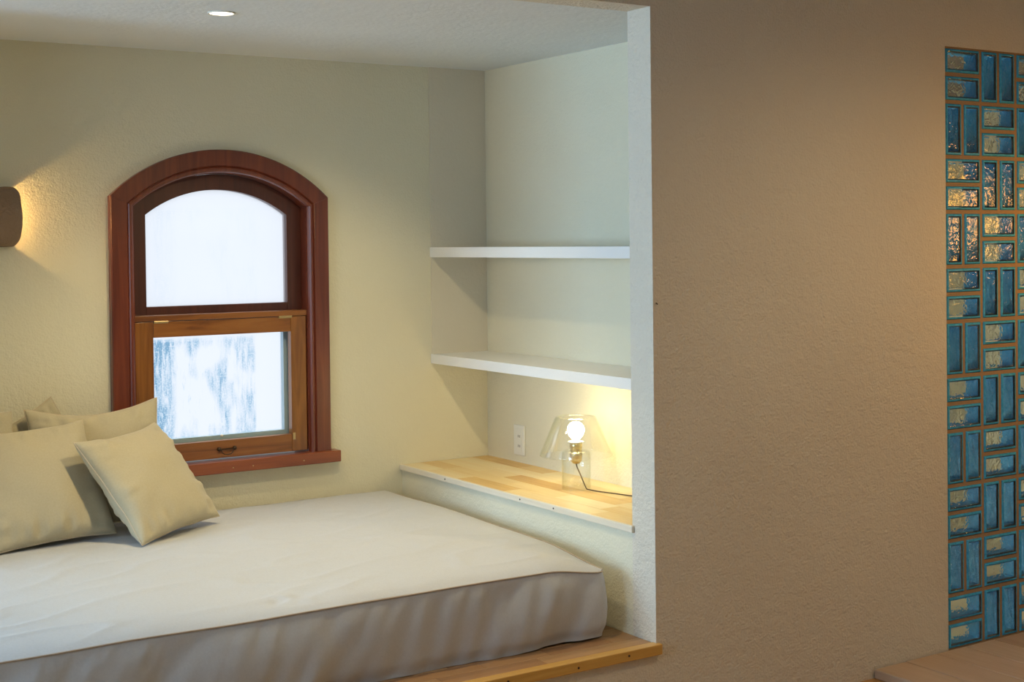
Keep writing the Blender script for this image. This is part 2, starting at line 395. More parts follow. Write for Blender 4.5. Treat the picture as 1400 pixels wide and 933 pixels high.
for a in ((3.6, 3.65, 0.85, 2.15), (4.45, 4.5, 0.85, 2.15), (3.65, 4.45, 0.85, 0.9), (3.65, 4.45, 2.1, 2.15)): box(w3, XL - 0.08, XL - 0.02, a[0], a[1], a[2], a[3])
struct('window_3', w3, M['white'])
struct('ceiling_alcove', bx(XL, XR, YF + 0.115, YB, ZC, ZC + 0.12), M['ceiling'])
# unseen wall, added to keep the blue daylight off the alcove back wall
struct('wall_daylight_blocker', bx(0.38, 0.48, 4.40, YB, ZP, ZC), M['plaster'])
# low wall under the ledge, wall behind the shelves, pier between niche and main wall
struct('wall_niche_base', bx(XS, XR, YE, YB, ZF - 0.1, ZL - 0.0225), M['plaster'])
struct('wall_niche_back', bx(XR, XR + 0.14, YE, YB, ZF - 0.1, ZC + 0.12), M['plaster'])
def main_wall():
    bm = bmesh.new()
    ft = YF + 0.115
    box(bm, XL, XS, YF, ft, ZC, TOP)                         # lintel over the alcove
    box(bm, XL, XS, YF, ft, ZF - 0.1, ZP - 0.034)            # under the platform edge
    box(bm, XS, XG, YF, ft, ZF - 0.1, TOP)                   # pier and plain wall
    box(bm, XG, XG + 0.6, YF, ft, ZG + 2.2, TOP)             # over the glass bricks
    box(bm, XG, XG + 0.6, YF, ft, ZF - 0.1, ZG)
    box(bm, XG + 0.6, 7.1, YF, ft, ZF - 0.1, TOP)
    return bm
struct('wall_main', main_wall(), M['main_plaster'])
struct('ceiling', bx(-2.5, 7.1, -2.7, YF, TOP, TOP + 0.1), M['ceiling'])
struct('wall_behind', bx(-2.5, 7.1, -2.8, -2.7, ZF - 0.1, TOP), M['plaster'])
struct('wall_right', bx(7.1, 7.2, -2.7, YF, ZF - 0.1, TOP), M['plaster'])
def left_wall():
    bm = bmesh.new()
    box(bm, -2.6, -2.5, -2.7, 1.9, ZF - 0.1, TOP); box(bm, -2.6, -2.5, 3.2, YF, ZF - 0.1, TOP)
    box(bm, -2.6, -2.5, 1.9, 3.2, ZF - 0.1, 0.8); box(bm, -2.6, -2.5, 1.9, 3.2, 2.3, TOP)
    return bm
struct('wall_left', left_wall(), M['plaster'])
w2 = bmesh.new()
for a in ((1.9, 1.96, 0.8, 2.3), (3.14, 3.2, 0.8, 2.3), (1.96, 3.14, 0.8, 0.86), (1.96, 3.14, 2.24, 2.3), (2.53, 2.57, 0.86, 2.24)):
    box(w2, -2.58, -2.52, a[0], a[1], a[2], a[3])
struct('window_2', w2, M['white'])
# the room behind the glass bricks
BX0, BX1, BY0, BY1 = XR + 0.14, 6.4, YF + 0.115, 5.6
struct('floor_back_room', bx(BX0, BX1, BY0, BY1, ZF - 0.12, ZF), M['back_room'])
struct('ceiling_back_room', bx(BX0, BX1, BY0, BY1, 2.36, 2.6), M['dark_boards'])
struct('wall_back_room_rear', bx(BX0, BX1, BY1, BY1 + 0.1, ZF - 0.1, 2.6), M['back_room'])
struct('wall_back_room_right', bx(BX1, BX1 + 0.1, BY0, BY1, ZF - 0.1, 2.6), M['back_room'])
struct('wall_back_room_left', bx(BX0 - 0.02, BX0, YB + 0.13, BY1, ZF - 0.1, 2.6), M['back_room'])
bl = thing('brick_backlight', 'added glowing dome on the back room floor, lighting the glass bricks', 'lamp', (4.0, 5.2, ZF))  # added light source, brightens the lower bricks more than the upper
obj('backlight_body', lathe(bmesh.new(), [(0, 0), (0.17, 0), (0.17, 0.05), (0.15, 0.05)], (0, 0, 0)), M['trimring'], bl, loc=(0, 0, 0))
obj('diffuser', lathe(bmesh.new(), [(0.15, 0.05), (0.14, 0.11), (0.10, 0.16), (0.05, 0.185), (0, 0.19)], (0, 0, 0)), M['backlight_glow'], bl, True, loc=(0, 0, 0))

# sleeping platform: boards and honey coloured nosing
plat = struct('floor_platform', bx(XL, XS, YF + 0.06, YB, ZP - 0.034, ZP - 0.014), M['platform'])
yy = YF + 0.02
row = 0
while yy < YB - 0.01:
    wd = 0.066 if yy < 3.8 else 0.30
    y2 = min(yy + wd, YB - 0.002); x = XL + 0.002
    while x < XS - 0.005:
        ln = rnd.uniform(0.22, 0.42) if wd < 0.1 else 0.8
        x2 = min(x + ln, XS - 0.002)
        if XS - x2 < 0.08: x2 = XS - 0.002
        obj('board', bx(-(x2 - x) / 2 + 0.0006, (x2 - x) / 2 - 0.0006, -(y2 - yy) / 2 + 0.0006, (y2 - yy) / 2 - 0.0006, -0.014, 0, bevel=0.001, seg=1),
            M['platform'], plat, loc=((x + x2) / 2, (yy + y2) / 2, ZP))
        x = x2
    yy = y2; row += 1
nos = obj('nosing', bx(XL, XS + 0.012, YF - 0.018, YF + 0.02, ZP - 0.032, ZP + 0.001, bevel=0.003), M['nosing'], plat)
nos['label'] = 'honey coloured pine edge board of the platform'
for i, x in enumerate((1.9, 2.18, 2.43, 2.62)):
    b = bmesh.new(); bmesh.ops.create_cone(b, cap_ends=True, segments=10, radius1=0.0035, radius2=0.0035, depth=0.002, matrix=Matrix.Translation((x, YF - 0.0185, ZP - 0.018 + 0.004 * (i % 2))) @ Matrix.Rotation(pi / 2, 4, 'X'))
    obj('nail', b, M['knot'], plat)

# ------------------------------------------------------------------ niche: shelves, ledge
def shelf(label, z0, z1):
    t = thing('wall_shelf', label, 'shelf', ((2.8825 + XR) / 2, (YE + YB) / 2, z0))
    obj('shelf_board', bx(2.8875, XR, YE, YB, z0, z1), M['white'], t)
    obj('front_edge', bx(2.8825, 2.8875, YE, YB, z0 - 0.0005, z1 + 0.0005, bevel=0.001, seg=1), M['white'], t)
    return t
shelf('upper white painted niche shelf, high above the glass lamp', 1.538, 1.578)
shelf('lower white painted niche shelf directly above the glass lamp', 1.098, 1.136)
pan = obj('niche_end_panel', bx(2.8865, XR, YB - 0.006, YB, 1.136, ZC, bevel=0.0), M['panel'])
pan['kind'] = 'structure'; pan.name = 'trim_1'

led = thing('niche_ledge', 'laminated pine ledge carrying the glass table lamp in the niche', 'ledge', ((XS + XR) / 2, (YE + YB) / 2, ZL - 0.022))
rows = 5; wdt = (XR - XS) / rows
for r in range(rows):
    y = YE + 0.001
    while y < YB - 0.004:
        y2 = y + rnd.uniform(0.16, 0.46)
        if YB - y2 < 0.12: y2 = YB - 0.001
        obj('lamella', bx(-wdt / 2 + 0.0003, wdt / 2 - 0.0003, -(y2 - y) / 2 + 0.0003, (y2 - y) / 2 - 0.0003, -0.022, 0, bevel=0.0006, seg=1), M['pine'], None,
            loc=(XS + (r + 0.5) * wdt, (y + y2) / 2, ZL)).parent = led

        y = y2
for o in led.children: o.location -= led.location
nz = obj('nosing', bx(XS - 0.012, XS - 0.0005, YE - 0.012, YB - 0.001, ZL - 0.021, ZL + 0.002, bevel=0.0025), M['pine_pale'], led)
nz['label'] = 'pale pine front strip with nail heads'
for y in (4.72, 4.19, 3.98):
    b = bmesh.new(); bmesh.ops.create_cone(b, cap_ends=True, segments=10, radius1=0.003, radius2=0.003, depth=0.002, matrix=Matrix.Translation((XS - 0.0125, y, ZL - 0.009)) @ Matrix.Rotation(pi / 2, 4, 'Y'))
    obj('nail', b, M['knot'], led)

# socket plate
sp = thing('socket_plate', 'slim ivory socket plate low on the niche wall beside the lamp', 'socket', (XR, 4.84, 0.72))
obj('plate', bx(XR - 0.007, XR, 4.80, 4.88, 0.722, 0.846, bevel=0.003), M['plastic'], sp)
obj('insert', bx(XR - 0.009, XR - 0.006, 4.815, 4.858, 0.735, 0.833, bevel=0.0015), M['plastic'], sp)
for z in (0.76, 0.80):
    for y in (4.83, 4.842): obj('slot', bx(XR - 0.0096, XR - 0.0088, y - 0.0012, y + 0.0012, z - 0.005, z + 0.005), M['knot'], sp)

# small dark nail in the pier
b = bmesh.new(); tube(b, [(2.752, YF + 0.004, 1.402), (2.752, YF - 0.004, 1.402), (2.7535, YF - 0.006, 1.398)], 0.002, 8)
tag(obj('wall_nail', b, M['iron']), 'tiny dark nail in the plaster near the pier edge', 'nail')

# ------------------------------------------------------------------ window
win = bpy.data.objects.new('window_1', None); COL.objects.link(win); win.location = (WX, YB, 0.74); win['kind'] = 'structure'
win['label'] = 'arched mahogany window with hinged brown lower sash and frosted panes'
def strip_sweep(paths):
    """paths: list of closed cross-section loops, one per station"""
    bm = bmesh.new(); rings = [[bm.verts.new(p) for p in l] for l in paths]
    for A, B in zip(rings, rings[1:]):
        for k in range(len(A)): bm.faces.new((A[k], B[k], B[(k + 1) % len(A)], A[(k + 1) % len(A)]))
    bm.faces.new(rings[0][::-1]); bm.faces.new(rings[-1])
    bmesh.ops.recalc_face_normals(bm, faces=bm.faces)
    return bm
CF = YB - 0.030                                   # front of the casing
RO, RI = 0.613, 0.526
# section: (distance inwards from outer edge 0..0.087, y)
SEC = [(0, YB + 0.0), (0, CF + 0.004), (0.004, CF), (0.060, CF), (0.064, CF + 0.006), (0.070, CF + 0.001), (0.077, CF + 0.001), (0.083, CF + 0.006), (0.0865, CF + 0.014), (0.0865, YB)]
HWO = 0.432
aO = math.asin(HWO / RO); aI = math.asin(0.3445 / RI)
def arch_station(t):
    l = []
    for d, y in SEC:
        f = d / 0.0875
        ang = (aO + (aI - aO) * f) * t; r = RO - d
        l.append((WX + r * math.sin(ang), y, WZC + r * math.cos(ang)))
    return l
obj('casing_arch', strip_sweep([arch_station(-1 + 2 * i / 40) for i in range(41)]), M['mahogany'], win)
for s in (-1, 1):
    top = arch_station(s); bot = [(WX + s * (HWO - d), y, 0.78) for d, y in SEC]
    top = [(bo[0], tp[1], tp[2]) for tp, bo in zip(top, bot)]
    st = [bot, top] if s < 0 else [top, bot]
    obj('casing_jamb', strip_sweep(st), M['mahogany'], win)
# lining of the opening
def arch_ring(r0, r1, hw0, hw1, y0, y1, zbot, n=36, zbot_in=None):
    """frame following jambs and arch: r0>r1 radii, hw0>hw1 half widths"""
    def path(r, hw, zb):
        a = math.asin(hw / r); p = [(WX - hw, zb)]
        p += [(WX + r * math.sin(-a + 2 * a * i / n), WZC + r * math.cos(-a + 2 * a * i / n)) for i in range(n + 1)]
        return p + [(WX + hw, zb)]
    A, B = path(r0, hw0, zbot), path(r1, hw1, zbot if zbot_in is None else zbot_in)
    return strip_sweep([[(a[0], y0, a[1]), (b[0], y0, b[1]), (b[0], y1, b[1]), (a[0], y1, a[1])] for a, b in zip(A, B)])
obj('jamb_lining', arch_ring(0.534, 0.524, 0.351, 0.342, YB - 0.012, YB + 0.125, 0.782), M['mahogany'], win)
# fixed upper sash
us = obj('upper_sash', arch_ring(0.523, 0.4635, 0.341, 0.282, YB + 0.038, YB + 0.075, 1.30), M['darksash'], win)
obj('bottom_rail', bx(WX - 0.2815, WX + 0.2815, YB + 0.039, YB + 0.075, 1.315, 1.371, bevel=0.002), M['darksash'], us).location = -win.location
us.children[0].location = (0, 0, 0)
def arch_pane(r, hw, zb, y, n=30):
    bm = bmesh.new(); a = math.asin(hw / r)
    p = [(hw, zb - 1.5)] + [(r * math.sin(a - 2 * a * i / n), WZC - 1.5 + r * math.cos(a - 2 * a * i / n)) for i in range(n + 1)] + [(-hw, zb - 1.5)]
    f = bm.faces.new([bm.verts.new((q[0], -0.0015, q[1])) for q in p])
    g = bm.faces.new([bm.verts.new((q[0], 0.0015, q[1])) for q in p[::-1]])
    m = len(p); fv, gv = list(f.verts), list(g.verts)[::-1]
    for i in range(m): bm.faces.new((fv[i], gv[i], gv[(i + 1) % m], fv[(i + 1) % m]))
    bmesh.ops.recalc_face_normals(bm, faces=bm.faces)
    return bm
# panes are open sheets: one wet frosted surface each
def sheet(pts):
    bm = bmesh.new(); bm.faces.new([bm.verts.new(p) for p in pts]); return bm
def up_pane():
    r, hw, zb, n = 0.468, 0.286, 1.365, 30; a = math.asin(hw / r)
    return sheet([(hw, 0, zb - 1.56)] + [(r * math.sin(a - 2 * a * i / n), 0, WZC - 1.56 + r * math.cos(a - 2 * a * i / n)) for i in range(n + 1)] + [(-hw, 0, zb - 1.56)])
pu = obj('pane', up_pane(), M['pane_up'], win, loc=Vector((WX, YB + 0.058, 1.56)) - win.location)
# hinged lower sash, flush with the casing
YS = YB - 0.006
ls = obj('lower_sash', bx(1.638, 1.707, YS, YS + 0.032, 0.790, 1.3165, bevel=0.002), M['sash_z'], win)
def lp(name, bmv, mat):
    o = obj(name, bmv, mat, None); o.parent = ls; o.location = (0, 0, 0); return o
lp('stile', bx(2.254, 2.3185, YS, YS + 0.032, 0.790, 1.3165, bevel=0.002), M['sash_z'])
lp('top_rail', bx(1.7075, 2.2535, YS + 0.0008, YS + 0.031, 1.258, 1.3165, bevel=0.0015), M['sash_x'])
lp('bottom_rail', bx(1.7075, 2.2535, YS + 0.0008, YS + 0.031, 0.790, 0.857, bevel=0.0015), M['sash_x'])
obj('hinge_rail', bx(1.636, 2.3205, YS - 0.004, YS + 0.05, 1.3185, 1.3405, bevel=0.002), M['sash_x'], win)
for x in (1.735, 2.23):
    b = bmesh.new(); tube(b, [(x - 0.027, YS - 0.004, 1.3172), (x + 0.027, YS - 0.004, 1.3172)], 0.0035, 8)
    box(b, x - 0.027, x + 0.027, YS - 0.003, YS, 1.3105, 1.3168)
    obj('hinge', b, M['hinge'], win)
# pull handle: two rosettes, a back bar and a drop bail
hd = bmesh.new(); hx, hz, hy = 1.984, 0.824, YS
for s in (-1, 1):
    bmesh.ops.create_uvsphere(hd, u_segments=14, v_segments=8, radius=0.0085, matrix=Matrix.Translation((hx + s * 0.031, hy - 0.003, hz)))
tube(hd, [(hx - 0.03, hy - 0.004, hz), (hx + 0.03, hy - 0.004, hz)], 0.0022, 8)
bail = [(hx - 0.024, hy - 0.007, hz - 0.001), (hx - 0.022, hy - 0.010, hz - 0.012), (hx - 0.013, hy - 0.012, hz - 0.019), (hx, hy - 0.012, hz - 0.0205), (hx + 0.013, hy - 0.012, hz - 0.019), (hx + 0.022, hy - 0.010, hz - 0.012), (hx + 0.024, hy - 0.007, hz - 0.001)]
tube(hd, bail, 0.0019, 8)
o = lp('pull_handle', hd, M['iron']); o['label'] = 'dark bronze drop handle'
lp('corner_bracket', bx(2.2575, 2.2675, YS - 0.001, YS + 0.002, 0.835, 0.862), M['hinge'])
# aluminium outer frame with the wiped pane
al = bmesh.new(); ya, yb2 = YB + 0.045, YB + 0.075
for a in ((1.645, 1.695, 0.79, 1.30), (2.244, 2.335, 0.79, 1.30), (1.695, 2.244, 0.79, 0.8705), (1.695, 2.244, 1.2705, 1.30)): box(al, a[0], a[1], ya, yb2, a[2], a[3])
obj('outer_frame', al, M['alu'], win)
b = bmesh.new(); bmesh.ops.create_uvsphere(b, u_segments=12, v_segments=8, radius=0.006, matrix=Matrix.Translation((1.985, ya, 0.868)))
obj('latch_knob', b, M['ceramic'], win)
obj('pane', sheet([(-0.285, 0, -0.21), (0.285, 0, -0.21), (0.285, 0, 0.215), (-0.285, 0, 0.215)]), M['pane_low'], win, loc=Vector((1.97, YB + 0.066, 1.065)) - win.location)
obj('sill', bx(1.515, 2.441, YB - 0.055, YB + 0.06, 0.738, 0.7835, bevel=0.004), M['mahogany_x'], win)
for x in (1.99, 2.07, 2.28):
    b = bmesh.new(); bmesh.ops.create_cone(b, cap_ends=True, segments=10, radius1=0.0025, radius2=0.0025, depth=0.002, matrix=Matrix.Translation((x, YB - 0.0555, 0.757)) @ Matrix.Rotation(pi / 2, 4, 'X'))
    obj('nail', b, M['hinge'], win)

# ------------------------------------------------------------------ glass bricks
gw = bpy.data.objects.new('wall_glass_bricks', None); COL.objects.link(gw); gw.location = (XG, YF, ZG); gw['kind'] = 'structure'
gw['label'] = 'panel of blue glass bricks laid in a basket weave'
BD = 0.085                                       # brick depth
def brick_mesh(w, h):
    bm = bmesh.new()
    def face(vs, mi):
        f = bm.faces.new(vs); f.material_index = mi; return f
    b = 0.007
    # outline loops from the front inwards: bevelled rim, recessed wavy face
    def loop(dx, y): return [bm.verts.new(p) for p in ((-w / 2 + dx, y, -h / 2 + dx), (w / 2 - dx, y, -h / 2 + dx), (w / 2 - dx, y, h / 2 - dx), (-w / 2 + dx, y, h / 2 - dx))]
    L = [loop(0, BD), loop(0, 0.006), loop(0.003, 0.001), loop(0.009, 0.0), loop(0.014, 0.004)]
    for A, B, mi in ((L[0], L[1], 1), (L[1], L[2], 1), (L[2], L[3], 1), (L[3], L[4], 0)):
        for k in range(4): face((A[k], A[(k + 1) % 4], B[(k + 1) % 4], B[k]), mi)
    # front pane as a gently rippled grid
    nx, nz = (14, 7) if w > h else (7, 14)
    g = {}
    for i in range(nx + 1):
        for j in range(nz + 1):
            x = -w / 2 + 0.014 + (w - 0.028) * i / nx; z = -h / 2 + 0.014 + (h - 0.028) * j / nz
            edge = i in (0, nx) or j in (0, nz)
            y = 0.004 if edge else 0.004 - 0.0022 * noise.noise(Vector((x * 40 + w * 90, 0, z * 40)))
            g[i, j] = bm.verts.new((x, y, z))
    for i in range(nx):
        for j in range(nz): face((g[i, j], g[i + 1, j], g[i + 1, j + 1], g[i, j + 1]), 2).smooth = True
    # inner cavity flanks and back pane
    C0, C1 = loop(0.014, 0.006), loop(0.012, BD - 0.004)
    for k in range(4): face((C0[k], C1[k], C1[(k + 1) % 4], C0[(k + 1) % 4]), 1)
    P = loop(0.012, BD - 0.003); face(P, 0)
    me = bpy.data.meshes.new('glass_brick'); bm.to_mesh(me); bm.free()
    me.materials.append(M['block_face']); me.materials.append(M['block_side']); me.materials.append(M['ripple'])
    return me
BH, BV = brick_mesh(0.186, 0.0860), brick_mesh(0.0860, 0.186)
mort = bmesh.new(); my0, my1 = 0.006, BD
for r in range(11):
    for c in range(3):
        zc = 2.2 - 0.2 * (r + 0.5); xc = 0.2 * (c + 0.5)
        hor = (r + c) % 2 == 0
        for s in (-1, 1):
            o = bpy.data.objects.new('glass_brick', BH if hor else BV); COL.objects.link(o); o.parent = gw
            o.location = (xc, 0.002, zc - s * 0.0500) if hor else (xc + s * 0.0500, 0.002, zc)
        if hor: box(mort, xc - 0.093, xc + 0.093, my0, my1, zc - 0.007, zc + 0.007)
        else: box(mort, xc - 0.007, xc + 0.007, my0, my1, zc - 0.093, zc + 0.093)
for i in range(12): box(mort, 0, 0.6, my0, my1, max(0, 0.2 * i - 0.007), min(2.2, 0.2 * i + 0.007))
for i in range(4):
    for r in range(11): box(mort, max(0, 0.2 * i - 0.007), min(0.6, 0.2 * i + 0.007), my0, my1, 0.2 * r + 0.007, 0.2 * r + 0.193)
obj('mortar', mort, M['mortar'], gw, loc=(0, 0, 0))

# low wooden step in front of the glass bricks
stp = thing('wooden_step', 'low grey-brown plank step on the floor below the glass bricks', 'step', (4.5, 3.0, ZF))
for i in range(12):
    x0 = 3.70 + i * 0.16; wv = 0.1575
    pl = obj('plank', bx(-wv / 2, wv / 2, -0.46, 0.46, 0, 0.034, bevel=0.006 if i == 0 else 0.003, seg=2), M['step'], stp, loc=Vector((x0 + 0.08, 2.976, ZF)) - stp.location)

# ------------------------------------------------------------------ mattress
MX0, MX1, MY0, MY1 = 0.50, 2.662, 3.583, 5.062
mat_root = thing('bed_mattress', 'cream cotton covered mattress filling the sleeping alcove', 'mattress', ((MX0 + MX1) / 2, (MY0 + MY1) / 2, ZP))
CR = 0.045
def sstep(a, b, v):
    t = min(max((v - a) / (b - a), 0), 1); return t * t * (3 - 2 * t)
def seam_z(x, y):
    z = 0.5795 + 0.003 * noise.noise(Vector((x * 3.1, y * 3.1, 4.0)))
    z -= 0.030 * sstep(0.24, 0.0, MX1 - x) * sstep(0.35, 0.0, y - MY0)
    z += 0.012 * sstep(3.7, 4.6, y) 
    return z
def bed_z(x, y):
    d = min(x - MX0, MX1 - x, y - MY0, MY1 - y)
    z = seam_z(x, y)
    z += 0.024 * (1 - math.exp(-d / 0.045)) + 0.010 * sstep(0.05, 0.5, d)
    z += 0.005 * noise.noise(Vector((x * 2.2, y * 2.6, 1.0)))
    # shallow creases
    k = noise.noise(Vector((x * 3.0 + y * 1.4, y * 9.0 - x * 1.5, 7.3)))
    z += 0.0035 * max(0, 1 - abs(k) * 5) * sstep(0.0, 0.1, d)
    g = math.exp(-((x - 1.62) ** 2 / 0.010 + (y - MY0 - 0.09) ** 2 / 0.0025))     # small puckered dent near the front edge
    z -= 0.010 * g * (0.6 + 0.8 * noise.noise(Vector((x * 22, y * 30, 2))))
    return z
def round_corner(x, y):
    cx = min(max(x, MX0 + CR), MX1 - CR); cy_ = min(max(y, MY0 + CR), MY1 - CR)
    dx, dy = x - cx, y - cy_
    if dx and dy:
        m = max(abs(dx), abs(dy)); l = math.hypot(dx, dy)
        return cx + dx * m / l, cy_ + dy * m / l
    return x, y
bm = bmesh.new(); nx, ny = 200, 140; g = {}
def ease(t):                                      # denser towards the edges
    return t - 0.09 * math.sin(4 * pi * t) / 2 if False else (0.5 - 0.5 * math.cos(pi * t)) * 0.55 + t * 0.45
for i in range(nx + 1):
    for j in range(ny + 1):
        x, y = round_corner(MX0 + (MX1 - MX0) * ease(i / nx), MY0 + (MY1 - MY0) * ease(j / ny))
        g[i, j] = bm.verts.new((x, y, bed_z(x, y)))
for i in range(nx):
    for j in range(ny): bm.faces.new((g[i, j], g[i + 1, j], g[i + 1, j + 1], g[i, j + 1]))
obj('top_panel', bm, M['bed_fabric'], mat_root, True)
# border: perimeter path with outward normals
def perimeter(step=0.008):
    pts = []
    def line(a, b, n):
        L = math.hypot(b[0] - a[0], b[1] - a[1]); k = max(1, int(L / step))
        for i in range(k): pts.append((a[0] + (b[0] - a[0]) * i / k, a[1] + (b[1] - a[1]) * i / k, n[0], n[1]))
    def arc(c, a0):
        for i in range(10):
            a = a0 + pi / 2 * i / 10; pts.append((c[0] + CR * math.cos(a), c[1] + CR * math.sin(a), math.cos(a), math.sin(a)))
    line((MX0 + CR, MY0), (MX1 - CR, MY0), (0, -1)); arc((MX1 - CR, MY0 + CR), -pi / 2)
    line((MX1, MY0 + CR), (MX1, MY1 - CR), (1, 0)); arc((MX1 - CR, MY1 - CR), 0)
    line((MX1 - CR, MY1), (MX0 + CR, MY1), (0, 1)); arc((MX0 + CR, MY1 - CR), pi / 2)
    line((MX0, MY1 - CR), (MX0, MY0 + CR), (-1, 0)); arc((MX0 + CR, MY0 + CR), pi)
    return pts
PER = perimeter()
bm = bmesh.new(); nr = 26; rings = []
s_acc = 0; last = None
for (x, y, nx_, ny_) in PER:
    if last: s_acc += math.hypot(x - last[0], y - last[1])
    last = (x, y); col = []
    zt = seam_z(x, y); zb = ZP + 0.001 + 0.010 * max(0, noise.noise(Vector((s_acc * 2.3, 5, 0)))) + 0.004 * max(0, noise.noise(Vector((s_acc * 9, 1, 0))))
    for r in range(nr + 1):
        v = r / nr; z = zt + (zb - zt) * v
        bul = 0.014 * math.sin(pi * min(1, v * 1.05)) 
        sl = s_acc + 0.10 * v * (1 + 0.8 * noise.noise(Vector((s_acc * 0.9, 3, 0))))       # folds drift as they hang
        a1 = noise.noise(Vector((sl * 6.0, v * 0.7, 0.0))); a2 = noise.noise(Vector((sl * 15.0, v * 1.2, 9.0))); a3 = noise.noise(Vector((sl * 40, v * 2.5, 4.0)))
        env = sstep(0, 0.22, v) * (0.85 + 0.15 * v)
        off = bul + env * (0.019 * a1 + 0.011 * a2) + 0.0022 * a3 * sstep(0.0, 0.05, v) * sstep(0.6, 0.1, v)
        off -= 0.010 * sstep(0.8, 1.0, v)
        col.append(bm.verts.new((x + nx_ * off, y + ny_ * off, z)))
    rings.append(col)
for i in range(len(rings)):
    A, B = rings[i], rings[(i + 1) % len(rings)]
    for r in range(nr): bm.faces.new((A[r], A[r + 1], B[r + 1], B[r]))
obj('side_panel', bm, M['bed_fabric'], mat_root, True)
bm = bmesh.new(); tube(bm, [(x + nx_ * 0.0015, y + ny_ * 0.0015, seam_z(x, y)) for (x, y, nx_, ny_) in PER[::2]], 0.0026, 6, True)
obj('piping', bm, M['bed_seam'], mat_root, True)

# ------------------------------------------------------------------ cushions
def orient(yaw, lean, spin):
    w, h, n = Vector((0, 1, 0)), Vector((0, 0, 1)), Vector((1, 0, 0))
    w, h = w * math.cos(spin) + h * math.sin(spin), -w * math.sin(spin) + h * math.cos(spin)
    R = Matrix.Rotation(yaw, 3, 'Z') @ Matrix.Rotation(-lean, 3, 'Y')
    return R @ w, R @ h, R @ n
def cushion(label, c, ypr, W, H, T, seed, sag=0.0, pinch=0.055):
    w, h, n = orient(*ypr)
    root = thing('cushion', label, 'cushion', c, 'beige cushions heaped at the window end of the bed')
    root.rotation_euler = Matrix((w, h, n)).transposed().to_euler()
    NN = 44
    def P(u, v, s):
        x = W / 2 * u * (1 - pinch * (1 - v * v)); y = H / 2 * v * (1 - pinch * (1 - u * u))
        if v > 0: y -= sag * v * v * (1 - u * u) ** 1.2
        e = max(0, (1 - u * u) * (1 - v * v))
        t = T / 2 * e ** 0.42
        # puckers radiating from the seam
        eu, ev = 1 - abs(u), 1 - abs(v)
        k = 0.016 * noise.noise(Vector((v * 6.5 + seed, u * 1.2, s * 3))) * math.exp(-((eu - 0.14) / 0.16) ** 2)
        k += 0.016 * noise.noise(Vector((u * 6.5 - seed, v * 1.2, s * 5))) * math.exp(-((ev - 0.14) / 0.16) ** 2)
        k += 0.012 * noise.noise(Vector((u * 1.8 + seed, v * 1.8, s * 2)))
        t += k * min(1, e * 6)
        wob = 0.004 * noise.noise(Vector((u * 2.5, v * 2.5, seed)))
        return Vector((x + wob, y + wob, s * max(t, 0) + 0.006 * noise.noise(Vector((u * 1.3 + seed, v * 1.3, 8)))))
    bm = bmesh.new(); G = {}
    for s in (1, -1):
        for i in range(NN + 1):
            for j in range(NN + 1):
                u = math.sin(pi / 2 * (2 * i / NN - 1)) * 0.75 + (2 * i / NN - 1) * 0.25
                v = math.sin(pi / 2 * (2 * j / NN - 1)) * 0.75 + (2 * j / NN - 1) * 0.25
                if s < 0 and (i in (0, NN) or j in (0, NN)): G[s, i, j] = G[1, i, j]
                else: G[s, i, j] = bm.verts.new(P(u, v, s))
        for i in range(NN):
            for j in range(NN):
                q = [G[s, i, j], G[s, i + 1, j], G[s, i + 1, j + 1], G[s, i, j + 1]]
                bm.faces.new(q if s > 0 else q[::-1])
    obj('cover', bm, M['cushion'], root, True, loc=(0, 0, 0))
    pts = []
    m = 24
    for a, b2 in (((-1, -1), (1, -1)), ((1, -1), (1, 1)), ((1, 1), (-1, 1)), ((-1, 1), (-1, -1))):
        for i in range(m):
            t = i / m; pts.append(P(a[0] + (b2[0] - a[0]) * t, a[1] + (b2[1] - a[1]) * t, 1))
    sb = bmesh.new(); tube(sb, pts, 0.0022, 6, True)
    obj('seam', sb, M['seam'], root, True, loc=(0, 0, 0))
    # rest it on the mattress: lift until no point lies below the cover
    R = root.rotation_euler.to_matrix(); lift = -1.0
    for vt in root.children[0].data.vertices:
        p = R @ vt.co + Vector(c); lift = max(lift, bed_z(min(p.x, MX1), min(p.y, MY1)) - p.z)
    root.location.z += lift + 0.004
    return root
cushion('small square beige cushion in front, propped against the larger cushion', (1.549, 4.690, 0.792), (-1.029, 0.693, 0.054), 0.415, 0.415, 0.155, 1.3, 0.012)
cushion('large beige cushion leaning upright behind the small front one', (1.197, 4.760, 0.803), (-1.451, 0.605, 0.031), 0.43, 0.43, 0.15, 5.1, 0.006)
cushion('beige cushion standing under the window, its corner over the frosted pane', (1.452, 4.940, 0.832), (-1.62, 0.27, 0.02), 0.46, 0.43, 0.12, 9.7, 0.03)
cushion('beige cushion in the corner, only its rounded shoulder showing past the large one', (0.965, 4.905, 0.84), (-1.52, 0.42, 0.0), 0.43, 0.445, 0.075, 14.2, 0.0)
cushion('small beige cushion tipped on its corner against the plaster wall, one peak showing', (1.26, 5.04, 0.853), (-1.57, 0.05, 0.52), 0.34, 0.34, 0.05, 21.4, 0.0)

